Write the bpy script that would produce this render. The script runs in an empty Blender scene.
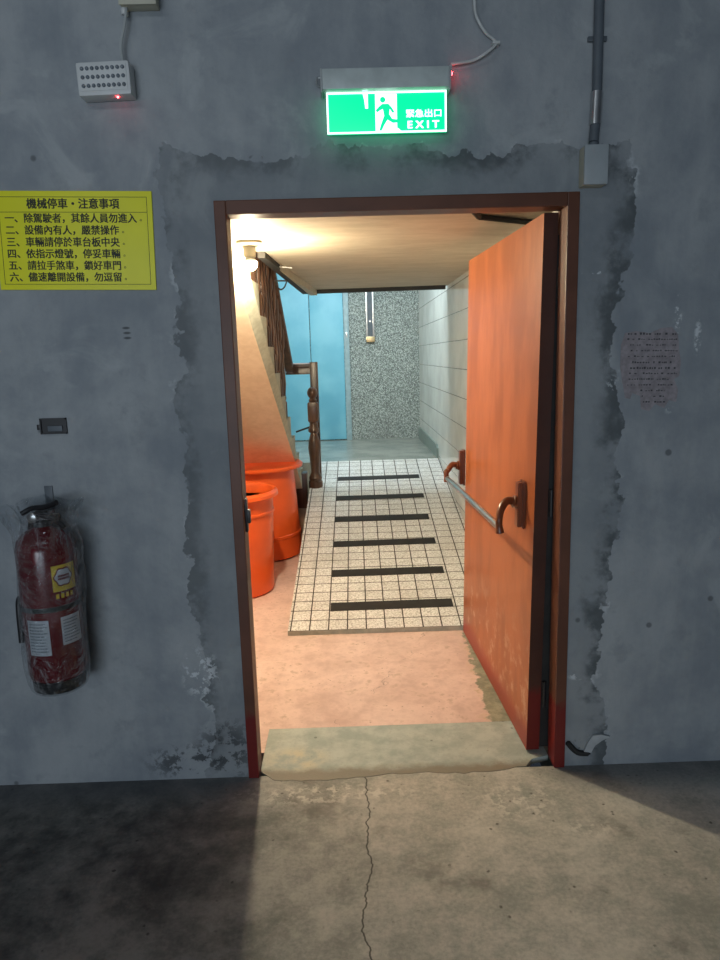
import bpy, bmesh, math, random
from mathutils import Vector, Matrix
random.seed(7)
C = bpy.context.scene.collection
SC = bpy.context.scene

# ------------------------------------------------------------------ camera
F, H = 690.0, 1.55
PITCH, YAW, ROLL = math.radians(10.2), math.radians(0.65), math.radians(1.6)
fw = Vector((math.sin(YAW)*math.cos(PITCH), math.cos(YAW)*math.cos(PITCH), -math.sin(PITCH)))
rt = Vector((math.cos(YAW), -math.sin(YAW), 0))
up = rt.cross(fw)
R_ = math.cos(ROLL)*rt - math.sin(ROLL)*up
U_ = math.sin(ROLL)*rt + math.cos(ROLL)*up
cam = bpy.data.cameras.new('camera'); co = bpy.data.objects.new('camera', cam); C.objects.link(co)
m3 = Matrix((R_, U_, -fw)).transposed()
co.matrix_world = Matrix.Translation((0, 0, H)) @ m3.to_4x4()
cam.sensor_fit = 'VERTICAL'; cam.sensor_height = 36; cam.lens = F/960*36; cam.clip_start = .05
SC.camera = co
# survey helpers: where the line of sight of a photo pixel meets a real plane of the place
def ray(x, y): return fw + (x-360)/F*R_ + (480-y)/F*U_
def onP(x, y, n, c):
    d = ray(x, y); n = Vector(n); o = Vector((0, 0, H)); t = (c-n.dot(o))/n.dot(d); return o+d*t
def onY(x, y, Y): return onP(x, y, (0, 1, 0), Y)
def onZ(x, y, Z): return onP(x, y, (0, 0, 1), Z)
WY = 2.37            # front face of the garage wall
def W(x, y, off=0): return onY(x, y, WY-off)

# ------------------------------------------------------------------ materials
def s2l(c):
    return tuple((v/255/12.92 if v/255 <= .04045 else ((v/255+.055)/1.055)**2.4) for v in c)
class NT:
    """small helper to write node maths"""
    def __init__(s, name):
        s.m = bpy.data.materials.new(name); s.m.use_nodes = True; s.t = s.m.node_tree; s.n = s.t.nodes
        s.b = s.n['Principled BSDF']; s.out = s.n['Material Output']
        s.co = s.n.new('ShaderNodeTexCoord').outputs['Object']
    def put(s, inp, v):
        if hasattr(v, 'is_output') or isinstance(v, bpy.types.NodeSocket): s.t.links.new(v, inp)
        elif isinstance(v, (tuple, list)) and len(v) == 3 and inp.type == 'RGBA': inp.default_value = (*v, 1)
        else: inp.default_value = v
    def math(s, op, a, b=0.0, c=None, clamp=False):
        n = s.n.new('ShaderNodeMath'); n.operation = op; n.use_clamp = clamp
        s.put(n.inputs[0], a); s.put(n.inputs[1], b)
        if c is not None: s.put(n.inputs[2], c)
        return n.outputs[0]
    def add(s, a, b): return s.math('ADD', a, b)
    def sub(s, a, b): return s.math('SUBTRACT', a, b)
    def mul(s, a, b): return s.math('MULTIPLY', a, b)
    def mx(s, a, b): return s.math('MAXIMUM', a, b)
    def ramp(s, v, lo, hi, a=0.0, b=1.0):
        n = s.n.new('ShaderNodeMapRange'); n.interpolation_type = 'SMOOTHSTEP'
        s.put(n.inputs[0], v); n.inputs[1].default_value = lo; n.inputs[2].default_value = hi
        n.inputs[3].default_value = a; n.inputs[4].default_value = b; return n.outputs[0]
    def xyz(s, v=None):
        n = s.n.new('ShaderNodeSeparateXYZ'); s.put(n.inputs[0], v or s.co); return n.outputs
    def mapping(s, loc=(0, 0, 0), rot=(0, 0, 0), scale=(1, 1, 1)):
        n = s.n.new('ShaderNodeMapping'); s.put(n.inputs[0], s.co)
        n.inputs[1].default_value = loc; n.inputs[2].default_value = rot; n.inputs[3].default_value = scale; return n.outputs[0]
    def noise(s, scale, detail=4, rough=.55, vec=None, dist=0.0):
        n = s.n.new('ShaderNodeTexNoise'); s.put(n.inputs['Vector'], vec or s.co)
        n.inputs['Scale'].default_value = scale; n.inputs['Detail'].default_value = detail
        n.inputs['Roughness'].default_value = rough; n.inputs['Distortion'].default_value = dist; return n.outputs[0]
    def vor(s, scale, feature='F1', vec=None, out=0):
        n = s.n.new('ShaderNodeTexVoronoi'); n.feature = feature; s.put(n.inputs['Vector'], vec or s.co)
        n.inputs['Scale'].default_value = scale; return n.outputs[out]
    def mix(s, f, a, b):
        n = s.n.new('ShaderNodeMix'); n.data_type = 'RGBA'; s.put(n.inputs[0], f); s.put(n.inputs[6], a); s.put(n.inputs[7], b); return n.outputs[2]
    def bump(s, h, strength=.3, dist=.01):
        n = s.n.new('ShaderNodeBump'); n.inputs['Strength'].default_value = strength; n.inputs['Distance'].default_value = dist
        s.put(n.inputs['Height'], h); s.t.links.new(n.outputs[0], s.b.inputs['Normal'])
    def blob(s, px, pz, cx, cz, rx, rz, edge=.4):
        dx = s.math('DIVIDE', s.sub(px, cx), rx); dz = s.math('DIVIDE', s.sub(pz, cz), rz)
        d = s.math('SQRT', s.add(s.mul(dx, dx), s.mul(dz, dz)))
        return s.ramp(d, 1-edge, 1+edge, 1, 0)
    def fin(s, col, rough=.6, metal=0.0, spec=None):
        s.put(s.b.inputs['Base Color'], col); s.put(s.b.inputs['Roughness'], rough); s.put(s.b.inputs['Metallic'], metal)
        if spec is not None: s.b.inputs['Specular IOR Level'].default_value = spec
        return s.m
def plain(name, col, rough=.5, metal=0.0, var=.12, scale=14, bump=.05):
    t = NT(name); n = t.noise(scale, 5)
    dk = tuple(c*(1-var) for c in col); lt = tuple(min(1, c*(1+var)) for c in col)
    if bump: t.bump(t.noise(scale*8, 3), bump, .002)
    return t.fin(t.mix(t.ramp(n, .3, .7), dk, lt), rough, metal)
def emit(name, col, strength):
    t = NT(name); t.b.inputs['Emission Strength'].default_value = strength
    t.b.inputs['Emission Color'].default_value = (*col, 1); return t.fin(col, .4)

# --- the grey painted garage wall with its mortar repair round the door frame
def wall_mat():
    t = NT('grey_wall_paint'); x, y, z = t.xyz()
    big = t.noise(1.6, 6, .6, dist=.6); mid = t.noise(7, 6, .65); fine = t.noise(60, 4, .6)
    streak = t.noise(5, 5, .6, vec=t.mapping(scale=(1.6, 1, .35)))
    v = t.add(t.mul(big, .5), t.add(t.mul(mid, .25), t.mul(streak, .25)))
    col = t.mix(t.ramp(v, .36, .64), (.235, .265, .295), (.40, .425, .44))
    col = t.mix(t.mul(t.ramp(mid, .54, .72), .45), col, (.17, .20, .225))
    col = t.mix(t.mul(t.ramp(t.noise(3.4, 6, .62, dist=.8), .56, .70), .45), col, (.47, .50, .51))
    # signed distance to the door frame
    dx = t.mx(t.sub(-.425, x), t.sub(x, .77)); dz = t.sub(z, 2.06)
    d = t.mx(dx, dz)
    wob = t.add(t.mul(t.sub(t.noise(2.6, 5, .68), .5), .30), t.mul(t.sub(t.noise(22, 4, .6), .5), .05))
    dd = t.add(d, wob)
    inner = t.ramp(dd, .148, .153, 1, 0)
    ring = t.mul(t.ramp(dd, .06, .14), inner)
    ringn = t.mul(ring, t.ramp(t.noise(6, 5, .65), .42, .58))
    col = t.mix(t.mul(inner, .38), col, (.17, .19, .20))
    col = t.mix(t.mul(ringn, t.ramp(x, -.2, .5, .60, .88)), col, (.085, .098, .105))
    edge = t.mul(t.ramp(dd, .150, .154), t.ramp(dd, .154, .170, 1, 0))
    col = t.mix(t.mul(edge, t.mul(.5, t.ramp(mid, .54, .62))), col, (.62, .66, .69))
    # white paint flakes, dark scuffs
    fl = t.ramp(t.noise(34, 6, .7), .53, .58)
    for cx, cz, rx, rz, k in ((-.575, .42, .06, .09, .8), (1.115, 1.66, .012, .06, .8), (1.185, 1.58, .012, .05, .8),
                              (.90, 1.43, .02, .03, .5), (1.10, 1.39, .02, .06, .6), (.79, 1.80, .02, .006, .9), (.845, 1.80, .03, .006, .9), (.81, .36, .03, .012, .7)):
        col = t.mix(t.mul(t.mul(t.blob(x, z, cx, cz, rx, rz), fl), k), col, (.68, .72, .75))
    dk = t.ramp(t.noise(20, 6, .7), .5, .57)
    for cx, cz, rx, rz in ((-.50, .11, .10, .11), (-.66, .07, .12, .06), (.86, .09, .05, .03)):
        col = t.mix(t.mul(t.mul(t.blob(x, z, cx, cz, rx, rz, .6), dk), .75), col, (.03, .035, .04))
    for i, (px, py) in enumerate(((126, 328), (127, 333), (127.5, 338))):
        p = W(px, py); col = t.mix(t.mul(t.blob(x, z, p.x, p.z, .012, .004), .8), col, (.05, .055, .06))
    col = t.mix(t.mul(t.ramp(t.vor(3.3), .03, .05, 1, 0), .6), col, (.05, .055, .06))
    t.bump(t.add(t.mul(mid, .6), t.add(t.mul(fine, .15), t.mul(inner, -.12))), .35, .02)
    return t.fin(col, .62, 0, .3)
# --- garage floor
def floor_mat():
    t = NT('garage_concrete'); x, y, z = t.xyz()
    big = t.noise(2.2, 6, .62, dist=.4); mid = t.noise(11, 6, .65); fine = t.noise(70, 5, .7)
    v = t.add(t.mul(big, .36), t.add(t.mul(mid, .34), t.mul(fine, .30)))
    col = t.mix(t.ramp(v, .38, .62), (.33, .34, .305), (.64, .61, .55))
    col = t.mix(t.mul(t.ramp(t.noise(3.1, 5, .65), .54, .70), .6), col, (.15, .135, .115))
    col = t.mix(t.mul(t.ramp(t.add(t.vor(19), t.mul(t.sub(t.noise(55, 4, .7), .45), .35)), .05, .15, 1, 0), t.mul(.85, t.ramp(t.noise(6, 4, .6), .46, .56))), col, (.09, .08, .068))
    # oily corner with painted shade, darker edge along the wall, paint scuffs by the door
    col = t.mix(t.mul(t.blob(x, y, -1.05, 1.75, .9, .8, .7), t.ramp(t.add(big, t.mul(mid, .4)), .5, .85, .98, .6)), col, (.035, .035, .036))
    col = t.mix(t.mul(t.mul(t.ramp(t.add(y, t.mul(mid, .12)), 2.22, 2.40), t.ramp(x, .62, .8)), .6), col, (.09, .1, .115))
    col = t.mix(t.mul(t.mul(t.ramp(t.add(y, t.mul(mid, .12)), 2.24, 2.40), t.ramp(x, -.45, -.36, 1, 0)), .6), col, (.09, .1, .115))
    sc = t.ramp(t.noise(26, 6, .7), .5, .58)
    for cx, cy, rx, ry in ((.55, 2.17, .13, .10), (.75, 2.02, .08, .04), (-.1, 2.25, .3, .05)):
        col = t.mix(t.mul(t.mul(t.blob(x, y, cx, cy, rx, ry, .6), sc), .62), col, (.78, .75, .68))
    # crack wandering away from the sill
    wob = t.add(t.mul(t.sub(t.noise(5, 3, .5, vec=t.mapping(scale=(0, 1, 0))), .5), .09), t.mul(t.sub(t.noise(40, 3, .6, vec=t.mapping(scale=(0, 1, 0))), .5), .02))
    d = t.math('ABSOLUTE', t.sub(t.sub(x, t.add(.012, t.mul(t.sub(y, 1.9), .03))), wob))
    cr = t.mul(t.ramp(d, .0012, .0035, 1, 0), .85)
    col = t.mix(cr, col, (.03, .026, .022))
    t.bump(t.add(t.mul(mid, .5), t.mul(fine, .4)), .4, .006)
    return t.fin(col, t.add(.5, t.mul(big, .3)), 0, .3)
def pink_mat():
    t = NT('pink_floor_paint'); x, y, z = t.xyz()
    big = t.noise(3, 6, .65, dist=.5); mid = t.noise(14, 6, .65); fine = t.noise(80, 4, .6)
    col = t.mix(t.ramp(t.add(t.mul(big, .5), t.mul(mid, .5)), .35, .65), (.62, .44, .39), (.88, .68, .62))
    col = t.mix(t.mul(t.ramp(mid, .53, .70), .6), col, (.42, .28, .20))
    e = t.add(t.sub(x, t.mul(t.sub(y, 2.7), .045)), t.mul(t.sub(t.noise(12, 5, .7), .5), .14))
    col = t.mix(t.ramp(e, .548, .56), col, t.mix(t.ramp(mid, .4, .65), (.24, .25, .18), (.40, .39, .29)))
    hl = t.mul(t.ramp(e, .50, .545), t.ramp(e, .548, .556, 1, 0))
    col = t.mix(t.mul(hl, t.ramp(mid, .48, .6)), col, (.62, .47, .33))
    wob = t.mul(t.sub(t.noise(7, 5, .65), .5), .30)
    cr = t.ramp(t.math('ABSOLUTE', t.sub(t.sub(x, t.mul(t.sub(y, 2.9), .5)), t.add(.02, wob))), .001, .003, 1, 0)
    col = t.mix(t.mul(cr, t.mul(.7, t.ramp(t.noise(5, 2), .45, .55))), col, (.14, .07, .04))
    col = t.mix(t.mul(t.ramp(t.vor(30), .09, .17, 1, 0), t.mul(.6, t.ramp(big, .46, .56))), col, (.30, .18, .12))
    t.bump(t.add(t.mul(mid, .5), t.mul(fine, .3)), .4, .006)
    return t.fin(col, t.add(.28, t.mul(mid, .35)), 0, .45)
def sill_mat():
    t = NT('green_sill_concrete'); x, y, z = t.xyz()
    mid = t.noise(9, 6, .65); fine = t.noise(90, 5, .7)
    col = t.mix(t.ramp(mid, .35, .65), (.35, .42, .40), (.52, .58, .54))
    col = t.mix(t.mul(t.blob(x, y, -.25, 2.46, .10, .08, .6), t.ramp(mid, .4, .6)), col, (.58, .56, .42))
    col = t.mix(t.mul(t.ramp(t.vor(12), .05, .1, 1, 0), .6), col, (.05, .06, .045))
    e = t.add(t.sub(y, 2.40), t.mul(t.sub(t.noise(10, 5, .7), .5), .1))
    col = t.mix(t.ramp(e, -.03, .03, 1, 0), col, (.26, .24, .19))
    col = t.mix(t.mul(t.ramp(fine, .55, .75), .5), col, (.2, .23, .2))
    t.bump(t.add(mid, t.mul(fine, .6)), .4, .005)
    return t.fin(col, .42, 0, .5)
def tile_mat():          # ramp: square textured tiles with dark joints
    t = NT('ramp_tile'); x, y, z = t.xyz(); P = .1075
    def joint(v, off):
        f = t.math('FRACT', t.math('DIVIDE', t.sub(v, off), P))
        return t.math('ABSOLUTE', t.sub(f, .5))
    ysl = t.mul(y, 1.016)
    x = t.sub(x, t.mul(y, .0105))
    j = t.mx(joint(x, -.360), joint(ysl, 0.0))
    g = t.ramp(j, .458, .474)
    n = t.noise(95, 4, .7); n2 = t.noise(3, 4)
    col = t.mix(t.ramp(n, .36, .58), (.47, .46, .445), (.90, .90, .89))
    col = t.mix(t.mul(t.ramp(n2, .5, .7), .25), col, (.45, .42, .36))
    ce = t.n.new('ShaderNodeTexWhiteNoise'); ce.noise_dimensions = '2D'
    cv = t.n.new('ShaderNodeCombineXYZ'); t.put(cv.inputs[0], t.math('FLOOR', t.math('DIVIDE', t.sub(x, -.360), P))); t.put(cv.inputs[1], t.math('FLOOR', t.math('DIVIDE', t.sub(ysl, 0.0), P)))
    t.put(ce.inputs['Vector'], cv.outputs[0])
    col = t.mix(t.mul(ce.outputs[0], .14), col, (.3, .27, .23))
    col = t.mix(g, col, (.045, .035, .028))
    t.bump(t.add(t.mul(n, .5), t.mul(g, -1.2)), .5, .004)
    return t.fin(col, t.add(.26, t.mul(g, .5)), 0, .5)
def white_tile_mat():
    t = NT('white_wall_tile'); x, y, z = t.xyz()
    f = t.math('FRACT', t.math('DIVIDE', t.sub(z, .144), .2145)); j1 = t.ramp(t.math('ABSOLUTE', t.sub(f, .5)), .484, .490)
    f2 = t.math('FRACT', t.math('DIVIDE', t.sub(y, .08), .325)); j2 = t.ramp(t.math('ABSOLUTE', t.sub(f2, .5)), .490, .494)
    col = t.mix(t.ramp(t.noise(2.5, 4), .35, .65), (.62, .63, .60), (.74, .75, .72))
    col = t.mix(t.mul(j2, .35), col, (.42, .43, .41)); col = t.mix(j1, col, (.20, .21, .20))
    t.bump(t.mul(t.mx(j1, j2), -1), .3, .003)
    return t.fin(col, .16, 0, .5)
def pebble_mat():
    t = NT('washed_stone_chip'); v = t.vor(85, out=1); n = t.noise(90, 4, .7)
    g = t.n.new('ShaderNodeRGBToBW'); t.put(g.inputs[0], v)
    col = t.mix(t.ramp(g.outputs[0], .25, .75), (.20, .235, .215), (.54, .59, .56))
    d = t.vor(85); col = t.mix(t.ramp(d, .5, .75), col, (.10, .11, .105))
    col = t.mix(t.mul(t.ramp(t.noise(2, 4), .5, .7), .3), col, (.2, .21, .2))
    t.bump(t.mul(d, -1), .5, .006)
    return t.fin(col, .6)
def terrazzo_mat():
    t = NT('grey_terrazzo'); n = t.noise(4, 5); f = t.noise(110, 4, .7)
    col = t.mix(t.ramp(n, .35, .65), (.23, .25, .225), (.32, .335, .30)); col = t.mix(t.mul(t.ramp(f, .5, .7), .5), col, (.5, .5, .46))
    return t.fin(col, .22, 0, .5)
def plaster_mat(name, a, b, grain=False):
    t = NT(name)
    n = t.noise(3, 6, .6, vec=t.mapping(scale=(1, 3.5, 1))) if grain else t.noise(4, 5, .6)
    n2 = t.noise(7, 6, .6, vec=t.mapping(scale=(.8, 2.2, 1)), dist=1.5) if grain else t.noise(25, 4)
    col = t.mix(t.ramp(t.add(t.mul(n, .55), t.mul(n2, .45)), .38, .62), a, b)
    t.bump(t.noise(40, 4), .12, .004); return t.fin(col, .7, 0, .25)
def painted_steel(name, col, low=(.16, .012, .012), zlow=.2, rough=.42):
    t = NT(name); x, y, z = t.xyz(); n = t.noise(5, 5, .6); n2 = t.noise(24, 5, .65)
    c = t.mix(t.ramp(n, .35, .65), tuple(v*.86 for v in col), tuple(min(1, v*1.1) for v in col))
    c = t.mix(t.ramp(t.add(z, t.mul(t.sub(n2, .5), .08)), zlow-.02, zlow+.02, 1, 0), c, low)
    t.bump(n2, .06, .003); return t.fin(c, rough, 0, .35)
def door_mat():
    t = NT('orange_door_paint'); x, y, z = t.xyz()
    n = t.noise(4, 6, .6, vec=t.mapping(scale=(1, 1.5, .5))); n2 = t.noise(30, 5, .65); n3 = t.noise(11, 6, .7)
    c = t.mix(t.ramp(n, .35, .65), (.33, .092, .029), (.44, .132, .045))
    low = t.ramp(t.add(z, t.mul(t.sub(n3, .5), .5)), .25, .62, 1, 0)
    c = t.mix(t.mul(low, t.mul(.62, t.ramp(n3, .50, .64))), c, (.62, .42, .30))
    c = t.mix(t.ramp(t.add(z, t.mul(t.sub(n2, .5), .1)), .06, .15, 1, 0), c, (.33, .05, .03))
    t.bump(n2, .08, .003); return t.fin(c, .38, 0, .4)
def wood_mat(name, a, b, rough=.3):
    t = NT(name); n = t.noise(18, 5, .6, vec=t.mapping(scale=(1, 1, .15)), dist=.8)
    return t.fin(t.mix(t.ramp(n, .35, .65), a, b), rough, 0, .5)
def blue_mat():
    t = NT('pale_blue_door_paint'); n = t.noise(2.5, 5); n2 = t.noise(60, 3)
    t.bump(n2, .05, .002)
    return t.fin(t.mix(t.ramp(n, .35, .65), (.16, .47, .62), (.22, .55, .69)), .42, 0, .4)
def bag_mat():
    t = NT('clear_plastic_film'); m = t.m
    tr = t.n.new('ShaderNodeBsdfTransparent'); gl = t.n.new('ShaderNodeBsdfGlossy'); gl.inputs['Roughness'].default_value = .09
    tr.inputs[0].default_value = (.93, .95, .96, 1)
    lw = t.n.new('ShaderNodeLayerWeight'); lw.inputs[0].default_value = .35
    bp = t.n.new('ShaderNodeBump'); bp.inputs['Strength'].default_value = 1.0; bp.inputs['Distance'].default_value = .035
    t.put(bp.inputs['Height'], t.noise(13, 4, .55, dist=1.8)); t.t.links.new(bp.outputs[0], gl.inputs['Normal']); t.t.links.new(bp.outputs[0], lw.inputs['Normal'])
    mx = t.n.new('ShaderNodeMixShader'); t.put(mx.inputs[0], t.add(t.mul(lw.outputs['Facing'], .42), .04))
    t.t.links.new(tr.outputs[0], mx.inputs[1]); t.t.links.new(gl.outputs[0], mx.inputs[2]); df = t.n.new('ShaderNodeBsdfDiffuse'); df.inputs[0].default_value = (.75, .78, .8, 1)
    m2 = t.n.new('ShaderNodeMixShader'); t.put(m2.inputs[0], t.mul(t.ramp(lw.outputs['Facing'], .35, 1.0), .32))
    t.t.links.new(mx.outputs[0], m2.inputs[1]); t.t.links.new(df.outputs[0], m2.inputs[2]); t.t.links.new(m2.outputs[0], t.out.inputs[0])
    return m
M = dict(
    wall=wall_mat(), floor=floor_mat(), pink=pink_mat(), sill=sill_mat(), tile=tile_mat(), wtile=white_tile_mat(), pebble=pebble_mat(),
    terrazzo=terrazzo_mat(), soffit=plaster_mat('beige_ceiling_plaster', (.46, .40, .30), (.54, .475, .37), True),
    peach=plaster_mat('peach_plaster', (.76, .62, .48), (.86, .72, .58)), cream=plaster_mat('cream_plaster', (.62, .60, .53), (.7, .68, .6)),
    stringer=plaster_mat('grey_green_stair_concrete', (.33, .34, .28), (.45, .45, .37)),
    frame=painted_steel('brown_frame_paint', (.135, .052, .030), (.16, .015, .013), .26), door=door_mat(), dooredge_shade=painted_steel('door_edge_shaded_paint', (.075, .028, .018), (.16, .016, .012), .26),
    wood=wood_mat('dark_stair_wood', (.060, .030, .019), (.115, .058, .036)), barwood=wood_mat('brown_lacquer', (.13, .035, .014), (.20, .06, .025), .28),
    steel=plain('brushed_steel', (.55, .55, .54), .28, 1.0), blackrubber=plain('black_strip', (.018, .017, .016), .7, 0, .3),
    dark=plain('dark_ceiling_trim', (.03, .026, .022), .8), orange=plain('orange_plastic', (.80, .115, .022), .3, 0, .06, 5, .03),
    blue=blue_mat(), bluetrim=plain('grey_blue_trim', (.30, .42, .46), .45), baseb=plain('grey_green_baseboard', (.19, .25, .235), .3),
    whitep=plain('white_plastic', (.62, .64, .64), .4, 0, .05), greyp=plain('grey_plastic', (.40, .43, .43), .45, 0, .06),
    creamp=plain('cream_plastic', (.50, .48, .38), .5, 0, .06), lens=plain('led_lens', (.16, .19, .22), .2), boxface=plain('grey_box_cover', (.36, .40, .42), .45, 0, .06),
    conduit=plain('grey_conduit', (.105, .125, .145), .5), galv=plain('galvanised_steel', (.5, .52, .53), .35, .9), housing=plain('grey_metal_housing', (.50, .56, .55), .45, .1),
    green=emit('lit_green_acrylic', (0, .62, .25), 1.4), white=emit('lit_white_acrylic', (.72, 1.0, .88), 1.9), red=emit('red_led', (1, .04, .05), 30.0),
    bulb=emit('hot_bulb_glass', (1, .86, .60), 2350), yellow=plain('yellow_sign_board', (.90, .87, .022), .5, 0, .05, 4), black=plain('black_print', (.022, .024, .012), .6, 0, 0, 10, 0),
    paper=plain('weathered_pink_paper', (.29, .262, .28), .8, 0, .2, 40), papertext=plain('faded_print', (.06, .06, .068), .8),
    ered=plain('red_enamel', (.12, .008, .012), .22, 0, .08), eblack=plain('black_plastic', (.015, .015, .017), .4), label=plain('white_label', (.46, .50, .54), .5, 0, .05),
    lyellow=plain('yellow_label', (.62, .45, .03), .5), lred=plain('label_maroon', (.16, .02, .02), .5), bag=bag_mat(), brass=plain('tarnished_brass', (.45, .35, .2), .3, 1.0),
    flake=plain('white_paint_flake', (.42, .45, .47), .8), wirew=plain('white_cable', (.62, .64, .63), .5))

# ------------------------------------------------------------------ geometry helpers
class MB:
    def __init__(s): s.b = bmesh.new()
    def faces(s, vs, fs, mi=0):
        v = [s.b.verts.new(p) for p in vs]
        for f in fs:
            try: q = s.b.faces.new([v[i] for i in f]); q.material_index = mi
            except ValueError: pass
        return s
    def box(s, lo, hi, mi=0, bev=0):
        x0, y0, z0 = lo; x1, y1, z1 = hi
        vs = [(x0, y0, z0), (x1, y0, z0), (x1, y1, z0), (x0, y1, z0), (x0, y0, z1), (x1, y0, z1), (x1, y1, z1), (x0, y1, z1)]
        v = [s.b.verts.new(p) for p in vs]; es = set()
        for f in ((0, 3, 2, 1), (4, 5, 6, 7), (0, 1, 5, 4), (1, 2, 6, 5), (2, 3, 7, 6), (3, 0, 4, 7)):
            q = s.b.faces.new([v[i] for i in f]); q.material_index = mi; es |= set(q.edges)
        if bev: bmesh.ops.bevel(s.b, geom=list(es), offset=bev, segments=2, affect='EDGES', profile=.6)
        return s
    def prism(s, poly, fn, a, b, mi=0):
        """poly of (u,v); fn(u,v,w)->xyz; extruded from w=a to w=b"""
        n = len(poly); vs = [fn(u, v, a) for u, v in poly]+[fn(u, v, b) for u, v in poly]
        fs = [tuple(range(n)), tuple(range(2*n-1, n-1, -1))]+[(i, i+n, (i+1) % n+n, (i+1) % n) for i in range(n)]
        return s.faces(vs, fs, mi)
    def lathe(s, prof, c=(0, 0, 0), seg=40, mi=0, axis='z'):
        c = Vector(c); rings = []
        for r, h in prof:
            ring = []
            for k in range(seg):
                a = 2*math.pi*k/seg; p = (r*math.cos(a), r*math.sin(a), h)
                if axis == 'y': p = (p[0], p[2], p[1])
                ring.append(s.b.verts.new(c+Vector(p)))
            rings.append(ring)
        for A, B in zip(rings, rings[1:]):
            for k in range(seg):
                q = s.b.faces.new((A[k], A[(k+1) % seg], B[(k+1) % seg], B[k])); q.material_index = mi
        for ring in (rings[0], rings[-1]):
            if (ring[0].co-ring[seg//2].co).length > 1e-5:
                q = s.b.faces.new(ring); q.material_index = mi
        return s
    def tube(s, pts, r, seg=10, mi=0):
        pts = [Vector(p) for p in pts]; rings = []; nrm = None
        rs = r if isinstance(r, (list, tuple)) else [r]*len(pts)
        for i, p in enumerate(pts):
            t = (pts[min(i+1, len(pts)-1)]-pts[max(i-1, 0)]).normalized()
            if nrm is None: nrm = t.orthogonal().normalized()
            nrm = (nrm-t*nrm.dot(t)).normalized(); bn = t.cross(nrm)
            rings.append([s.b.verts.new(p+rs[i]*(math.cos(2*math.pi*k/seg)*nrm+math.sin(2*math.pi*k/seg)*bn)) for k in range(seg)])
        for A, B in zip(rings, rings[1:]):
            for k in range(seg):
                q = s.b.faces.new((A[k], A[(k+1) % seg], B[(k+1) % seg], B[k])); q.material_index = mi
        s.b.faces.new(rings[0]).material_index = mi; s.b.faces.new(rings[-1]).material_index = mi
        return s
    def build(s, name, mats, parent=None, smooth=True, label=None, ang=35):
        if not isinstance(mats, (list, tuple)): mats = [mats]
        bmesh.ops.remove_doubles(s.b, verts=s.b.verts[:], dist=1e-6)
        bmesh.ops.recalc_face_normals(s.b, faces=s.b.faces[:])
        if parent is not None:
            bmesh.ops.translate(s.b, verts=s.b.verts[:], vec=-base(parent))
        me = bpy.data.meshes.new(name); s.b.to_mesh(me); s.b.free()
        for m in mats: me.materials.append(M[m])
        if smooth:
            me.set_sharp_from_angle(angle=math.radians(ang)); me.polygons.foreach_set('use_smooth', [True]*len(me.polygons))
        o = bpy.data.objects.new(name, me); C.objects.link(o)
        if parent is not None: o.parent = parent
        if label: o['label'] = label
        return o
def base(o):
    v = Vector(o.location)
    return v+base(o.parent) if o.parent else v
def thing(name, label, cat, loc=(0, 0, 0), group=None):
    o = bpy.data.objects.new(name, None); C.objects.link(o); o.location = loc; o.empty_display_size = .1
    o['label'] = label; o['category'] = cat
    if group: o['group'] = group
    return o
def tag(o, label, cat, group=None):
    o['label'] = label; o['category'] = cat
    if group: o['group'] = group
    return o
def struct(o, label=None):
    o['kind'] = 'structure'
    if label: o['label'] = label
    return o
def smooth_path(pts, n=8):
    pts = [Vector(p) for p in pts]; out = []
    for i in range(len(pts)-1):
        p0, p1, p2, p3 = pts[max(i-1, 0)], pts[i], pts[i+1], pts[min(i+2, len(pts)-1)]
        for k in range(n):
            t = k/n
            out.append(.5*((2*p1)+(-p0+p2)*t+(2*p0-5*p1+4*p2-p3)*t*t+(-p0+3*p1-3*p2+p3)*t**3))
    return out+[pts[-1]]
def text_bm(body, size, bold=0.0, thick=.0006):
    """lettering as mesh: returns (verts, faces, bbox) in its own x,y plane"""
    cu = bpy.data.curves.new('lettering_curve', 'FONT'); cu.body = body; cu.size = size; cu.offset = bold; cu.extrude = thick/2; cu.resolution_u = 3
    o = bpy.data.objects.new('lettering_curve', cu); C.objects.link(o)
    dg = bpy.context.evaluated_depsgraph_get(); ev = o.evaluated_get(dg); me = ev.to_mesh()
    vs = [tuple(v.co) for v in me.vertices]; fs = [tuple(p.vertices) for p in me.polygons]
    ev.to_mesh_clear(); bpy.data.objects.remove(o); bpy.data.curves.remove(cu)
    xs = [v[0] for v in vs]; ys = [v[1] for v in vs]
    return vs, fs, (min(xs), min(ys), max(xs), max(ys))
def put_text(mb, body, x0, zc, width, height, Y, tilt=0.0, bold=.012, org=None, mi=0):
    """letter a line on a wall-parallel face at Y, left edge x0, centre height zc, fitted to width x height"""
    vs, fs, (a, b, c, d) = text_bm(body, 1.0)
    sx = width/(c-a); sz = height/(d-b); cs, sn = math.cos(tilt), math.sin(tilt); out = []
    e = bold*height*2.0
    for q, (ex_, ez_) in enumerate(((-e, -e*.6), (e, -e*.6), (-e, e*.6), (e, e*.6))):
        out = [(x0+(x-a)*sx+ex_, Y-.0004-z-q*.00004, zc+(y-(b+d)/2)*sz+ez_) for x, y, z in vs]
        mb.faces(out, fs, mi)

# ------------------------------------------------------------------ setting
CZ, XL, XR, YB, LZ, TOP = 2.11, -1.35, .845, 8.38, .55, 4.4
YW2 = 2.52
fx0, fx1, fz = -.422, .768, 2.056
mb = MB()
mb.box((-4, WY, -.1), (fx0, YW2, TOP)); mb.box((fx1, WY, -.1), (4, YW2, TOP)); mb.box((fx0, WY, fz), (fx1, YW2, TOP))
struct(mb.build('wall_front', 'wall', smooth=False))
struct(MB().box((-4, -4.5, -.1), (4, WY, 0)).build('floor', 'floor', smooth=False), 'dusty cracked grey concrete garage floor')
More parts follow.
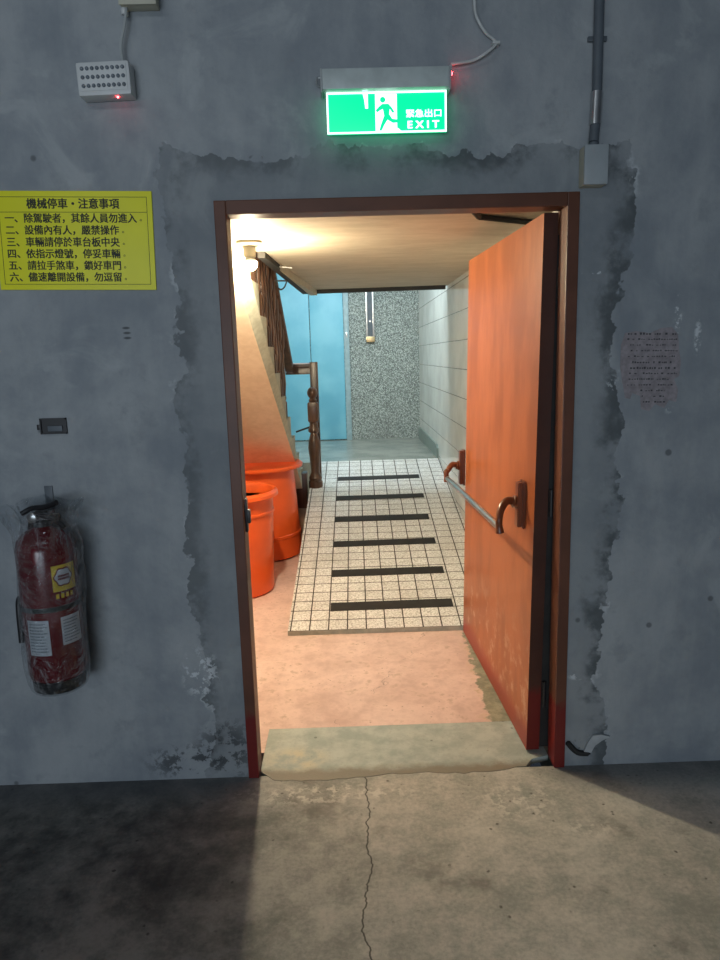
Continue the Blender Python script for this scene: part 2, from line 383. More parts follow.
# sill with a ragged front edge, corridor floor
poly = [(-.383, 2.70), (-.383, 2.40)]
for k in range(1, 30):
    u = -.36+k*(1.02/30); e = 2.345+.012*math.sin(u*9)+random.uniform(-.006, .006)+.05*max(0, (u-.35)/.35)
    poly.append((u, e))
poly += [(.66, 2.42), (.728, 2.44), (.728, 2.70)]
struct(MB().prism(poly, lambda u, v, w: (u, v, w), -.02, .002).build('trim_1', 'sill', smooth=False), 'green-grey concrete door sill')
struct(MB().box((XL, 2.70, -.1), (XR, 6.6, .0025)).build('floor', 'pink', smooth=False), 'worn pink painted corridor floor')
struct(MB().box((XL, YW2, -.1), (-.383, 2.70, .004)).box((.728, YW2, -.1), (XR, 2.70, .004)).build('floor', 'pink', smooth=False))
struct(MB().box((XL, 6.59, .2), (XR, YB, LZ)).build('floor', 'terrazzo', smooth=False), 'grey terrazzo landing at the top of the ramp')
struct(MB().box((XR, YW2, -.1), (XR+.12, YB+.1, TOP)).build('wall_right', 'wtile', smooth=False))
struct(MB().box((XL-.12, YW2, -.1), (XL, YB+.1, TOP)).build('wall_left', 'peach', smooth=False))
struct(MB().box((XL, YB, LZ-.3), (XR, YB+.1, TOP)).build('wall_back', 'pebble', smooth=False))
struct(MB().box((XL-.12, YW2, TOP), (XR+.12, YB+.1, TOP+.1)).build('ceiling', 'cream', smooth=False), 'upper stairwell ceiling')
# low ceiling over the passage, open on the left where the stair goes up
soff = [(XL, YW2), (XR, YW2), (XR, 5.98), (-.375, 6.08), (-.47, 3.85), (-.55, 3.52), (-.57, 3.25), (XL, 3.25)]
struct(MB().prism(soff, lambda u, v, w: (u, v, w), CZ, CZ+.14).build('ceiling', 'soffit', smooth=False), 'low beige ceiling over the doorway passage')
mb = MB()
mb.prism([(XR-.02, 5.93), (XR-.02, 5.99), (.3, 6.03), (.15, 6.06), (-.1, 6.06), (-.3, 6.085), (-.3, 6.03), (-.1, 6.01), (.15, 5.99)], lambda u, v, w: (u, v, w), CZ-.03, CZ)
struct(mb.build('trim_2', 'blackrubber', smooth=False), 'black strip along the edge of the low ceiling')
mb = MB(); mb.prism([(-.375, 6.08), (-.47, 3.85), (-.43, 3.85), (-.31, 6.08)], lambda u, v, w: (u, v, w), CZ-.03, CZ)
struct(mb.build('trim_3', 'dark', smooth=False))  # dark strip along the left edge of the low ceiling
mb = MB(); mb.prism([(-.31, 6.05), (-.395, 4.3), (-.25, 6.05)], lambda u, v, w: (u, v, w), CZ-.045, CZ-.001)
struct(mb.build('trim_4', 'soffit', smooth=False))
# baseboard of the landing
mb = MB().prism([(6.62, LZ), (YB, LZ), (YB, LZ+.13), (6.72, LZ+.13), (6.62, LZ+.10)], lambda u, v, w: (w, u, v), XR-.018, XR)
struct(mb.build('baseboard_right', 'baseb', smooth=False))
struct(MB().box((XL, 6.0, 0), (-.395, 6.08, LZ)).build('wall_inner', 'peach', smooth=False))

# ------------------------------------------------------------------ tiled ramp
rt_ = thing('tiled_ramp', 'sloping ramp of small off-white tiles with black anti-slip bands', 'ramp', (.2, 3.69, 0))
ZR = lambda y: .03+.18*(y-3.69)
mb = MB()
mb.faces([(-.39, 3.69, .004), (XR-.002, 3.69, .004), (XR-.002, 3.69, .03), (-.39, 3.69, .03), (-.365, 6.6, ZR(6.6)), (XR-.002, 6.6, ZR(6.6)), (-.365, 6.6, .004), (XR-.002, 6.6, .004)],
         [(3, 2, 5, 4)], 0)
mb.faces([(-.39, 3.69, .004), (XR-.002, 3.69, .004), (XR-.002, 3.69, .03), (-.39, 3.69, .03), (-.365, 6.6, ZR(6.6)), (XR-.002, 6.6, ZR(6.6)), (-.365, 6.6, .004), (XR-.002, 6.6, .004)],
         [(0, 1, 2, 3), (0, 3, 4, 6), (1, 7, 5, 2), (6, 4, 5, 7), (0, 6, 7, 1)], 1)
mb.build('tile_surface', ['tile', 'stringer'], rt_, smooth=False)
for yc in (477.6, 497, 518, 542.8, 572, 605.5):
    p = onP(390, yc, (0, -.18, 1), .03-.18*3.69); y0, y1 = p.y-.046, p.y+.046; j = random.uniform(-.008, .008); k = random.uniform(-.006, .006)
    mb = MB(); N = 1; vs = []
    for (u, v) in ((-.150+j, y0), (.582+j, y0+k+.01), (.582+j, y1+k+.01), (-.150+j, y1)):
        vs.append((u-.006+.0105*(v-3.69), v, ZR(v)+.0003))
    vs += [(a, b, c+.003) for a, b, c in vs]
    mb.faces(vs, [(0, 3, 2, 1), (4, 5, 6, 7), (0, 1, 5, 4), (1, 2, 6, 5), (2, 3, 7, 6), (3, 0, 4, 7)])
    mb.build('grip_strip', 'blackrubber', rt_, smooth=False, label='black anti-slip strip')

# ------------------------------------------------------------------ door_1: steel frame and the open orange leaf with its push bar
d1 = bpy.data.objects.new('door_1', None); C.objects.link(d1); struct(d1, 'orange steel fire door standing open into the passage, with brown frame')
mb = MB(); ya, yb_ = WY-.012, WY+.075
mb.box((fx0, ya, 0), (-.383, yb_, fz), bev=.003); mb.box((.728, ya, 0), (fx1, yb_, fz), bev=.003); mb.box((-.383, ya, 2.012), (.728, yb_, fz), bev=.003)
mb.box((fx0, yb_, 0), (-.399, YW2, fz)); mb.box((.745, yb_, 0), (fx1, YW2, fz)); mb.box((-.399, yb_, 2.03), (.745, YW2, fz))
fr = mb.build('door_frame', 'frame', d1, smooth=False)
sp = W(247, 517); mb = MB()
mb.box((-.386, WY+.02, sp.z-.06), (-.376, WY+.05, sp.z+.06), bev=.002); mb.box((-.384, WY+.024, sp.z-.03), (-.366, WY+.046, sp.z+.02), bev=.003)
mb.build('strike_plate', 'eblack', fr, label='black strike plate on the jamb')
LEAN = .0155                                                   # the leaf hangs slightly out of plumb
A, B = Vector((.650, 2.465, 0)), Vector((.598, 3.66, 0))      # hinge edge, free edge of the leaf's face
u = (B-A).normalized(); LEN = (B-A).length; nn = Vector((-u.y, u.x, 0)); nn = nn if nn.x < 0 else -nn
DL = lambda a, b, c: A+u*a+nn*b+Vector((LEAN*c, 0, c))              # along, out from face, up
def dbox(mb, a0, a1, b0, b1, c0, c1, mi=0):
    vs = [DL(a, b, c) for c in (c0, c1) for a, b in ((a0, b0), (a1, b0), (a1, b1), (a0, b1))]
    mb.faces(vs, [(0, 3, 2, 1), (4, 5, 6, 7), (0, 1, 5, 4), (1, 2, 6, 5), (2, 3, 7, 6), (3, 0, 4, 7)], mi)
mb = MB(); dbox(mb, 0, LEN, -.05, 0, .012, 2.012)
for f in mb.b.faces:
    f.normal_update()
    if f.normal.dot(u) < -.9 or f.normal.dot(u) > .9: f.material_index = 1
leaf = mb.build('door_leaf', ['door', 'dooredge_shade'], d1, smooth=False)  # edges take a darker copy of the paint, for their shade
for hz in (.25, 1.0, 1.78):
    MB().lathe([(.008, -.05), (.008, .05)], DL(-.012, -.058, hz), 12).build('hinge', 'eblack', d1)
nf = (nn.x, nn.y, -nn.x*LEAN); cf = nn.dot(A)
def onD(x, y, off=0): return onP(x, y, nf, cf+off)
def dcoord(p): v = p-A-Vector((LEAN*p.z, 0, 0)); return v.dot(u), v.dot(nn), p.z
sl_ = [DL(a, b, c) for c, bo in ((.02, -.090), (1.94, -.068)) for a, b in ((.004, -.0505), (.03, -.0505), (.03, bo), (.004, bo))]
MB().faces(sl_, [(0, 3, 2, 1), (4, 5, 6, 7), (0, 1, 5, 4), (1, 2, 6, 5), (2, 3, 7, 6), (3, 0, 4, 7)]).build('gap_shade_strip', 'blackrubber', leaf, smooth=False, label='black strip standing in for shade in the hinge gap')  # black strip added to stand for the shade in the gap behind the door
for (pt, pb, arm0, barpx) in (((524, 480), (524, 528), (518, 499), (497, 522)), ((464.5, 449), (464.5, 485), (462, 465), (447, 481))):
    a, _, z1 = dcoord(onD(*pt)); a2, _, z0 = dcoord(onD(*pb)); a = (a+a2)/2
    mb = MB(); dbox(mb, a-.028, a+.028, .0005, .012, z0, z1); dbox(mb, a-.022, a+.022, .012, .030, z0+.006, z1-.006)
    bmesh.ops.bevel(mb.b, geom=mb.b.edges[:], offset=.003, segments=2, affect='EDGES')
    br = mb.build('push_bar_bracket', 'barwood', leaf, label='brown push bar bracket')
BO = .105
e1 = onD(500, 524, BO); e0 = onD(447, 481, BO)
bz = (e1.z+e0.z)/2; a1 = dcoord(e1)[0]; a0 = dcoord(e0)[0]
MB().tube([DL(a1, BO, bz), DL(a0, BO, bz)], .0135, 20).build('push_bar', 'steel', leaf, label='polished steel push bar')
for aa, px, ap in ((a1, (524, 480, 528), (518, 499)), (a0, (464.5, 449, 485), (462, 465))):
    ac = (dcoord(onD(px[0], px[1]))[0]+dcoord(onD(px[0], px[2]))[0])/2
    zc = (dcoord(onD(px[0], px[1]))[2]+dcoord(onD(px[0], px[2]))[2])/2+.01
    pts = [DL(ac, .026, zc), DL(ac, .045, zc+.004), DL(ac+.2*(aa-ac), .072, zc+.006), DL(ac+.6*(aa-ac), .097, zc-.02), DL(aa, BO+.004, bz+.035), DL(aa, BO+.003, bz+.005), DL(aa, BO, bz-.018)]
    sp_ = smooth_path(pts, 6); n = len(sp_)
    MB().tube(sp_, [.017-.005*(i/n) if i < n*.8 else .013+.005*((i/n-.8)/.2) for i in range(n)], 14).build('push_bar_arm', 'barwood', leaf, label='brown curved arm holding the bar')
    MB().tube([DL(ac, .027, zc), DL(ac, .034, zc), DL(ac, .036, zc+.001), DL(ac, .042, zc+.002), DL(ac, .046, zc+.003)], [.026, .026, .021, .025, .019], 16).build('arm_collar', 'barwood', leaf)

# ------------------------------------------------------------------ blue metal double door at the back
d2 = bpy.data.objects.new('door_2', None); C.objects.link(d2); struct(d2, 'pale blue metal double door at the back of the landing')
xs = onY(312, 380, YB).x; xe = onY(345, 380, YB).x; xf = onY(350.5, 380, YB).x
MB().box((xs+.004, YB-.04, LZ+.01), (xe, YB-.002, 3.0), bev=.003).build('door_leaf', 'blue', d2)
MB().box((XL, YB-.04, LZ+.01), (xs-.004, YB-.002, 3.0), bev=.003).build('door_leaf', 'blue', d2)
MB().box((xe+.003, YB-.05, LZ), (xf, YB-.001, 3.05), bev=.003).build('door_frame', 'bluetrim', d2)
lk = onY(346.5, 335, YB-.05)
MB().box((lk.x-.012, YB-.056, lk.z-.03), (lk.x+.012, YB-.05, lk.z+.03), bev=.002).build('lock_plate', 'steel', d2)
# metal channel hanging down the stone wall
c0 = onY(370.5, 341, YB-.03); t = thing('metal_channel', 'narrow steel channel with brass foot hanging on the speckled stone wall', 'channel', (c0.x, YB-.03, c0.z))
w = .05
mb = MB(); mb.box((c0.x-w, YB-.012, c0.z), (c0.x+w, YB-.004, 2.9)); mb.build('back_plate', 'conduit', t, smooth=False)
for s_ in (-1, 1):
    xa, xb = sorted((c0.x+s_*w, c0.x+s_*(w-.022))); MB().box((xa, YB-.05, c0.z), (xb, YB-.012, 2.9), bev=.002).build('side_rail', 'steel', t)
MB().box((c0.x-w, YB-.055, c0.z-.012), (c0.x+w, YB-.003, c0.z+.05), bev=.003).build('foot_cap', 'brass', t, label='brass foot')
MB().lathe([(.012, 0), (.012, .006), (.006, .01)], (c0.x, YB-.012-.01, c0.z+.23), 16, axis='y').build('screw', 'steel', t)

# ------------------------------------------------------------------ staircase
SX = lambda y: -.44-.030*(5.75-y)
SB = lambda y: -.44-.060*(5.75-y)     # the underside edge flares a little towards the wall
st = thing('staircase', 'stair rising behind the doorway with dark wooden balusters and turned newel post', 'staircase', (-.45, 5.9, 0))
onS = lambda x, y, off=0: onP(x, y, (1, -.030, 0), -.44-.030*5.75+off)
onB = lambda x, y: onP(x, y, (1, -.060, 0), -.44-.060*5.75)
b1, b2 = onB(295, 457), onB(233.5, 260)
sl = (b2.z-b1.z)/(b2.y-b1.y)
top = [(6.0, .35)]
k = 0
while True:
    y1 = 6.0-.25*k; zt = .60+.17*k
    top.append((y1, zt)); top.append((max(y1-.25, 3.26), zt)); k += 1
    if y1-.25 <= 3.26: break
ZI = lambda y: .43+.68*(6-y)-.05
yb = 3.26; bot = [(yb, min(ZI(yb), b1.z+sl*(yb-b1.y)))]+[(y, min(ZI(y), b1.z+sl*(y-b1.y))) for y in (3.6, 4.0, 4.4, 4.8, 5.2)]+[(b1.y, min(ZI(b1.y), b1.z)), (5.97, .35)]
poly = top+bot
mb = MB(); n = len(poly)
R3 = [(SX(y) if i < len(top) else SB(y), y, z) for i, (y, z) in enumerate(poly)]; L3 = [(XL+.001, y, z) for y, z in poly]
mb.faces(R3+L3, [tuple(range(n))], 0); mb.faces(R3+L3, [tuple(range(2*n-1, n-1, -1))]+[(i, i+n, (i+1) % n+n, (i+1) % n) for i in range(len(top)-1)], 0)
mb.faces(R3+L3, [(i, i+n, (i+1) % n+n, (i+1) % n) for i in range(len(top)-1, n)], 1)
bmesh.ops.triangulate(mb.b, faces=[f for f in mb.b.faces if len(f.verts) > 4])
mb.build('stair_flight', ['stringer', 'peach'], st, smooth=False)
# underside edge bead
h1, h2 = onS(289.5, 364, -.035), onS(271, 268, -.035)
hs = (h2.z-h1.z)/(h2.y-h1.y); HZ = lambda y: h1.z+hs*(y-h1.y)
yt = 3.7
def rail(mb, p, q, wd, ht):
    p, q = Vector(p), Vector(q); t = (q-p).normalized(); s = t.cross(Vector((0, 0, 1))).normalized(); w_ = s.cross(t)
    prof = [(-.5, -1), (.5, -1), (.38, -.7), (.38, -.45), (.5, -.35), (.5, -.1), (.3, 0), (-.3, 0), (-.5, -.1), (-.5, -.35), (-.38, -.45), (-.38, -.7)]
    n = len(prof); vs = [e+s*(a*wd)+w_*(b*ht) for e in (p, q) for a, b in prof]
    mb.faces(vs, [tuple(range(n)), tuple(range(2*n-1, n-1, -1))]+[(i, i+n, (i+1) % n+n, (i+1) % n) for i in range(n)])
mb = MB(); rail(mb, (SX(h1.y)-.035, h1.y, HZ(h1.y)), (SX(yt)-.035, yt, HZ(yt)), .06, .075); mb.build('handrail', 'wood', st)
bal = None
yy = 5.20
bp = [(1, 0), (1, .16), (.55, .18), (.85, .21), (.6, .24), (.95, .36), (.55, .62), (.8, .66), (.55, .69), (.75, .73), (1, .75), (1, 1)]
while yy > 3.85:
    kk = int((6.0-yy)/.25); zt = .60+.17*kk; z1 = HZ(yy)-.05; x = SX(yy)-.035
    mb = MB(); mb.lathe([(.021*r, zt+h*(z1-zt)) for r, h in bp], (x, yy, 0), 14); mb.build('baluster', 'wood', st)
    yy -= .125
# newel
nb = onP(316, 486, (0, -.18, 1), .03-.18*3.69); nx, ny = nb.x, nb.y; zb = ZR(ny)-.012
zt = onY(314.3, 385.5, ny).z; hN = zt-zb
prof = [(.062, 0), (.062, .06), (.052, .075), (.058, .10), (.045, .13), (.036, .16), (.046, .30), (.056, .40), (.05, .46), (.034, .52), (.03, .54), (.048, .555), (.048, .58), (.036, .60), (.034, .64), (.048, .655)]
mb = MB(); mb.lathe([(r, zb+h*hN) for r, h in prof], (nx, ny, 0), 24)
mb.box((nx-.045, ny-.045, zb+.655*hN), (nx+.045, ny+.045, zb+.84*hN), bev=.012)
ball = [(.03, .84), (.036, .86), (.026, .875)]+[(.046*math.sin(a), .93-.058*math.cos(a)) for a in [math.pi*(.18+.82*i/10) for i in range(11)]]
mb.lathe([(max(r, 1e-4), zb+h*hN) for r, h in ball], (nx, ny, 0), 24)
mb.build('newel_post', 'wood', st, label='turned dark wood newel post with ball top')
# square post and level rail behind the newel
p1 = onY(313.5, 362, 6.2)
MB().box((p1.x-.035, 6.165, LZ-.08), (p1.x+.035, 6.235, p1.z), bev=.004).build('square_post', 'wood', st)
q = onY(291, 364, 6.2)
mb = MB(); rail(mb, (q.x-.05, 6.2, p1.z-.005), (p1.x-.03, 6.2, p1.z-.005), .06, .10); mb.build('level_rail', 'wood', st)
mb = MB(); rail(mb, (q.x-.03, 6.23, p1.z-.005), (SX(h1.y)-.035, h1.y-.02, HZ(h1.y)), .06, .075); mb.build('rail_return', 'wood', st)
a_, b_ = onY(296, 432, 6.0), onY(310, 427, 6.0)
MB().tube([a_, b_], .008).build('brace_rod', 'blackrubber', st)
MB().box((-.50, 5.86, ZR(5.86)-.16), (-.392, 5.995, ZR(5.9)+.14), bev=.004).build('base_block', 'wood', st)

# ------------------------------------------------------------------ orange tubs
def tub(cx, cy, label, zt, rb, rt2, rr, lid):
    t = thing('orange_tub', label, 'tub', (cx, cy, .004), 'orange plastic tubs beside the ramp')
    z0 = .006
    if lid:
        prof = [(rb-.02, z0), (rb, z0+.012), (rb+(rt2-rb)*.22, z0+.16), (rb+(rt2-rb)*.22+.006, z0+.165), (rb+(rt2-rb)*.24+.006, z0+.185), (rb+(rt2-rb)*.25, z0+.19), (rt2, zt-.03), (rt2-.02, zt-.012), (.01, zt-.012)]
        MB().lathe(prof, (cx, cy, 0), 56).build('tub_body', 'orange', t)
        lp = [(rt2+.004, zt-.03), (rr-.004, zt-.028), (rr, zt-.018), (rr-.002, zt-.006), (rr-.012, zt), (rr-.04, zt-.002), (rr-.05, zt-.008), (.05, zt-.006), (.001, zt-.006)]
        MB().lathe(lp, (cx, cy, 0), 56).build('tub_lid', 'orange', t, label='flat overhanging top')
    else:
        prof = [(.02, z0), (rb-.012, z0), (rb, z0+.012), (rt2-.002, zt-.16), (rt2+.006, zt-.155), (rt2+.006, zt-.14), (rt2, zt-.135), (rt2, zt-.06), (rt2-.006, zt-.06), (rt2-.006, zt-.14), (rb-.008, z0+.03), (.02, z0+.025)]
        MB().lathe(prof, (cx, cy, 0), 56).build('tub_body', 'orange', t)
        rp = [(rt2-.008, zt-.075), (rt2-.006, zt-.03), (rt2+.004, zt-.008), (rt2+.02, zt), (rr-.012, zt-.004), (rr, zt-.018), (rr+.002, zt-.04), (rr-.006, zt-.045), (rr-.012, zt-.03), (rt2+.012, zt-.022), (rt2+.002, zt-.045), (rt2+.001, zt-.075)]
        MB().lathe(rp, (cx, cy, 0), 56).build('tub_rim', 'orange', t, label='rolled rim')
tub(-.80, 4.52, 'smaller open orange plastic tub with rolled rim, nearest the doorway', .70, .245, .265, .30, False)
tub(-.755, 5.42, 'larger orange plastic tub behind the open one, under the stair', .735, .335, .29, .365, True)

# ------------------------------------------------------------------ bulb
bx = onZ(249, 241.5, CZ)
t = thing('light_bulb', 'bare glowing light bulb on round ceiling base above the stair', 'light bulb', (bx.x, bx.y, CZ))
MB().lathe([(.062, CZ-.0005), (.062, CZ-.012), (.05, CZ-.022), (.02, CZ-.024)], (bx.x, bx.y, 0), 32).build('ceiling_rose', 'creamp', t)
MB().lathe([(.03, CZ-.022), (.031, CZ-.066), (.027, CZ-.074), (.014, CZ-.076)], (bx.x, bx.y, 0), 24).build('lamp_socket', 'creamp', t)  # socket made wide to shade the ceiling round the bulb
zc = onY(249, 264, bx.y).z
MB().lathe([(.016, CZ-.074)]+[(.0345*math.sin(a), zc+.033*math.cos(a)) for a in [math.pi*(.17+.23*i/5) for i in range(6)]], (bx.x, bx.y, 0), 28).build('bulb_light_shield', 'whitep', t)  # opaque upper half added to keep the bulb's light off the ceiling
MB().lathe([(.033*math.sin(a), zc+.033*math.cos(a)) for a in [math.pi*(.41+.59*i/12) for i in range(13)]], (bx.x, bx.y, 0), 28).build('bulb_glass', 'bulb', t, label='glowing bulb glass')
# loose white wire and little hook under the ceiling edge
w1, w2 = onZ(268, 267, CZ-.01), onZ(300, 267.5, CZ-.01)
wy = 4.35
pts = [onY(266, 264, wy), onY(272, 267, wy), onY(285, 267.2, wy), onY(292, 268, wy)]
tag(MB().tube(smooth_path(pts), .0035, 8).build('loose_wire', 'wirew'), 'thin white wire stretched from the handrail to the low ceiling edge', 'wire')
pts = [onY(x, y, 4.6) for x, y in ((276, 281), (277, 286), (280.5, 289.5), (284.5, 287), (287, 280.5), (275, 281))]
tag(MB().tube(smooth_path(pts[:5], 6)+[onY(287, 280.8, 4.6), onY(274.5, 280.8, 4.6)], .005, 8).build('hanging_hook', 'blackrubber'), 'small dark D-shaped hook hanging beside the top of the handrail', 'hook')
pts = [onZ(469, 206, CZ-.012), onZ(479, 217, CZ-.012), onZ(532, 222.5, CZ-.012)]
mb = MB()
mb.tube([pts[0], pts[1], pts[1]+(pts[2]-pts[1])*.05, pts[2]], .012, 8)
tag(mb.build('ceiling_strip', 'blackrubber'), 'bent black strip fixed to the low ceiling above the open door', 'strip')

# ------------------------------------------------------------------ exit sign
h0, h1_ = W(322, 71, .05), W(448, 68, .05); hb = W(385, 91, .05).z; ht = (h0.z+h1_.z)/2-.002
xa, xb = h0.x, h1_.x
t = thing('exit_sign', 'lit green emergency exit sign with running figure above the doorway', 'exit sign', ((xa+xb)/2, WY, hb))
t2 = math.radians(.7); cxs, czs = (xa+xb)/2, (ht+hb)/2
MB().box((xa, WY-.075, hb), (xb, WY, ht), bev=.004).build('sign_housing', 'housing', t)
for xx in (xa-.006, xb):
    MB().box((xx, WY-.07, hb-.004), (xx+.006, WY-.005, ht+.002), bev=.001).build('end_cap', 'greyp', t)
YP = WY-.045
pl, pr = W(327.5, 135, .045).x, W(446.5, 131, .045).x; pb_ = W(387, 133.5, .045).z; pt_ = hb-.001
panel = MB().box((pl, YP-.004, pb_), (pr, YP+.004, pt_), bev=.001).build('sign_panel', 'green', t, label='lit green acrylic panel')
mb = MB(); bw = .0055; Yf = YP-.0046
def rect(mb, x0, x1, z0, z1, y=Yf, th=.0006): mb.box((x0, y-th, z0), (x1, y, z1))
rect(mb, pl, pl+bw, pb_, pt_); rect(mb, pr-bw, pr, pb_, pt_); rect(mb, pl+bw, pr-bw, pb_, pb_+bw); rect(mb, pl+bw, pr-bw, pt_-bw, pt_)
mb.build('panel_border', 'white', panel, smooth=False, label='white lit border')
PWd, PH = pr-pl, pt_-pb_
SP = lambda a, b: (pl+a*PWd, pb_+b*PH)
# coordinates as fractions of the panel, measured on the sign (a across, b up)
mb = MB()
(xd0, zd0), (xd1, zd1) = SP(.405, .02), SP(.585, .94)
rect(mb, xd0, xd1, zd0, zd1)
mb.prism([SP(.585, .02), SP(.625, .02), SP(.598, .10), SP(.585, .12)], lambda u_, v_, w_: (u_, w_, v_), Yf-.0006, Yf)
mb.prism([SP(.30, .99), SP(.345, .99), SP(.345, .60), SP(.322, .60), SP(.315, .80)], lambda u_, v_, w_: (u_, w_, v_), Yf-.0006, Yf)
mb.build('door_pictogram', 'white', panel, smooth=False)
mb = MB(); fl = lambda u_, v_, w_: (u_, w_, v_)
cx_, cz_ = SP(.468, .80)
mb.prism([(cx_+.0085*math.cos(2*math.pi*i/20), cz_+.0085*math.sin(2*math.pi*i/20)) for i in range(20)], fl, Yf-.0013, Yf-.0007)
for pl_ in ([(.462, .70), (.515, .70), (.545, .60), (.565, .50), (.548, .48), (.525, .58), (.520, .45), (.545, .34), (.585, .32), (.61, .33), (.61, .25), (.55, .24), (.505, .32), (.475, .18), (.455, .06), (.435, .06), (.452, .22), (.478, .42), (.468, .58), (.445, .55), (.42, .50), (.408, .55), (.43, .62)],):
    mb.prism([SP(a, b) for a, b in pl_], fl, Yf-.0013, Yf-.0007)
mb.build('running_figure', 'green', panel, smooth=False)
mb = MB(); a, b = SP(.662, .46); c, d = SP(.955, .46)
put_text(mb, '緊急出口', a, b, c-a, .19*PH, Yf, bold=.010)
a, b = SP(.675, .19); c, d = SP(.935, .19)
put_text(mb, 'E X I T', a, b, c-a, .17*PH, Yf, bold=.025)
mb.build('sign_lettering', 'white', panel, smooth=False)
lp = W(452, 73, .03)
MB().lathe([(.004, -.006), (.005, 0), (.003, .006)], (xb+.012, WY-.03, lp.z), 12).build('indicator_light', 'red', t, label='glowing red indicator')
MB().tube(smooth_path([(xa-.004, WY-.03, ht-.01), (xa-.016, WY-.03, ht-.012), (xa-.018, WY-.03, ht-.03), (xa-.004, WY-.03, ht-.034)]), .003, 8).build('side_hook', 'galv', t)
MB().box((xb+.004, WY-.05, lp.z-.012), (xb+.012, WY-.01, lp.z+.016), bev=.002).build('plug', 'whitep', t)
# cable of the sign
pts = [W(451, 64, .03), W(462, 62.5, .03), W(474, 60, .025), W(486, 53, .03), W(496, 44, .02), W(493, 39, .01), W(486, 33, .02), W(479, 22, .03), W(475, 10, .03), W(474.5, -12, .03)]
tag(MB().tube(smooth_path(pts), .0045, 8).build('power_cable', 'wirew'), 'white cable looping down to the red end of the exit sign', 'cable')
k1 = W(496, 43, .02)
tag(MB().box((k1.x-.012, WY-.028, k1.z-.004), (k1.x+.012, WY, k1.z+.004), bev=.002).build('cable_clip', 'wirew'), 'white clip pinning the exit sign cable to the wall', 'clip')

# ------------------------------------------------------------------ emergency light, its cable and box
c = W(105.5, 80.5, .04); t = thing('emergency_light', 'white wall emergency light with rows of small lenses and red glow', 'emergency light', (c.x, WY-.001, c.z))
hw, hh = .082, .049
tl = math.radians(1.5)
def loc_box(lo, hi, bev=0): return MB().box((c.x+lo[0], WY+lo[1], c.z+lo[2]), (c.x+hi[0], WY+hi[1], c.z+hi[2]), bev=bev)
loc_box((-hw, -.06, -hh), (hw, .002, hh), .010).build('lamp_housing', 'whitep', t)
loc_box((-hw+.010, -.0615, -hh+.014), (hw-.010, -.0595, hh-.010), .0008).build('front_plate', 'whitep', t)
for r in range(3):
    for q_ in range(9):
        x = c.x-hw+.020+q_*(2*hw-.040)/8; z = c.z+.028-r*.0245
        MB().lathe([(.0058, -.0005), (.0058, .002), (.004, .0042), (.0005, .005)][::1], (x, 0, z), 12, axis='y').b.free() if False else None
        mbl = MB(); mbl.lathe([(.0058, 0), (.0058, -.0025), (.0035, -.005), (.0005, -.0056)], (x, WY-.0612, z), 12, axis='y'); mbl.build('led_lens', 'lens', t)
MB().lathe([(.0035, 0), (.0035, -.004), (.001, -.006)], (c.x+.034, WY-.045, c.z-hh+.001), 12).build('indicator_light', 'red', t, label='glowing red indicator')
t.rotation_euler = (0, -tl, 0)
pts = [W(123, 62, .03), W(121, 45, .03), W(124.5, 25, .03), W(126, 8, .03), W(124, -6, .02)]
tag(MB().tube(smooth_path(pts), .0045, 8).build('lamp_cable', 'greyp'), 'pale grey cable running from emergency light up to cream box', 'cable')
j = W(138, 1, .04)
t = thing('junction_box', 'cream junction box at the top edge above the emergency light', 'junction box', (j.x, WY, j.z))
MB().box((j.x-.055, WY-.045, j.z-.012), (j.x+.055, WY, j.z+.06), bev=.004).build('box_body', 'creamp', t)
MB().box((j.x-.057, WY-.052, j.z-.014), (j.x+.057, WY-.045, j.z+.062), bev=.003).build('box_cover', 'creamp', t)
MB().lathe([(.011, -.03), (.011, -.012)], (W(124, 0, .02).x, WY-.022, j.z), 12).build('cable_gland', 'whitep', t)

# ------------------------------------------------------------------ conduit and box at the right of the frame
g0, g1 = W(585, 145, .055), W(607, 184, .055); g2 = W(578, 165, 0)
t = thing('switch_box', 'grey and cream switch box at the upper right corner of doorway', 'switch box', ((g0.x+g1.x)/2, WY, g1.z))
MB().box((g0.x, WY-.048, g1.z), (g1.x, WY, g0.z), bev=.003).build('box_body', 'creamp', t)
MB().box((g0.x-.001, WY-.06, g1.z-.001), (g1.x+.001, WY-.048, g0.z+.001), bev=.004).build('box_cover', 'boxface', t, label='grey cover')
MB().lathe([(.016, 0), (.016, .012), (.012, .016)], ((g0.x+g1.x)/2, WY-.028, g0.z), 16).build('conduit_collar', 'conduit', t)
ct, cm0, cm1 = W(600, -20, .02), W(597, 92, .02), W(595, 125, .02); gx = (g0.x+g1.x)/2
t = thing('conduit', 'dark grey conduit running down the wall into the switch box', 'conduit', (gx, WY-.022, g0.z))
xm = lambda z: gx+(cm1.x-gx)*min(1, (z-g0.z)/.05)
MB().tube([(gx, WY-.026, g0.z+.016), (cm1.x+.0, WY-.022, cm1.z), (cm0.x, WY-.02, cm0.z), (ct.x, WY-.02, ct.z)], .0155, 16).build('conduit_pipe', 'conduit', t)
MB().tube([(cm1.x, WY-.022, cm1.z), (cm0.x, WY-.02, cm0.z)], .0175, 16).build('coupling', 'galv', t, label='bright metal coupling')
MB().box((cm0.x-.03, WY-.012, cm0.z+.15), (cm0.x+.03, WY-.002, cm0.z+.165), bev=.002).build('saddle_clip', 'conduit', t)

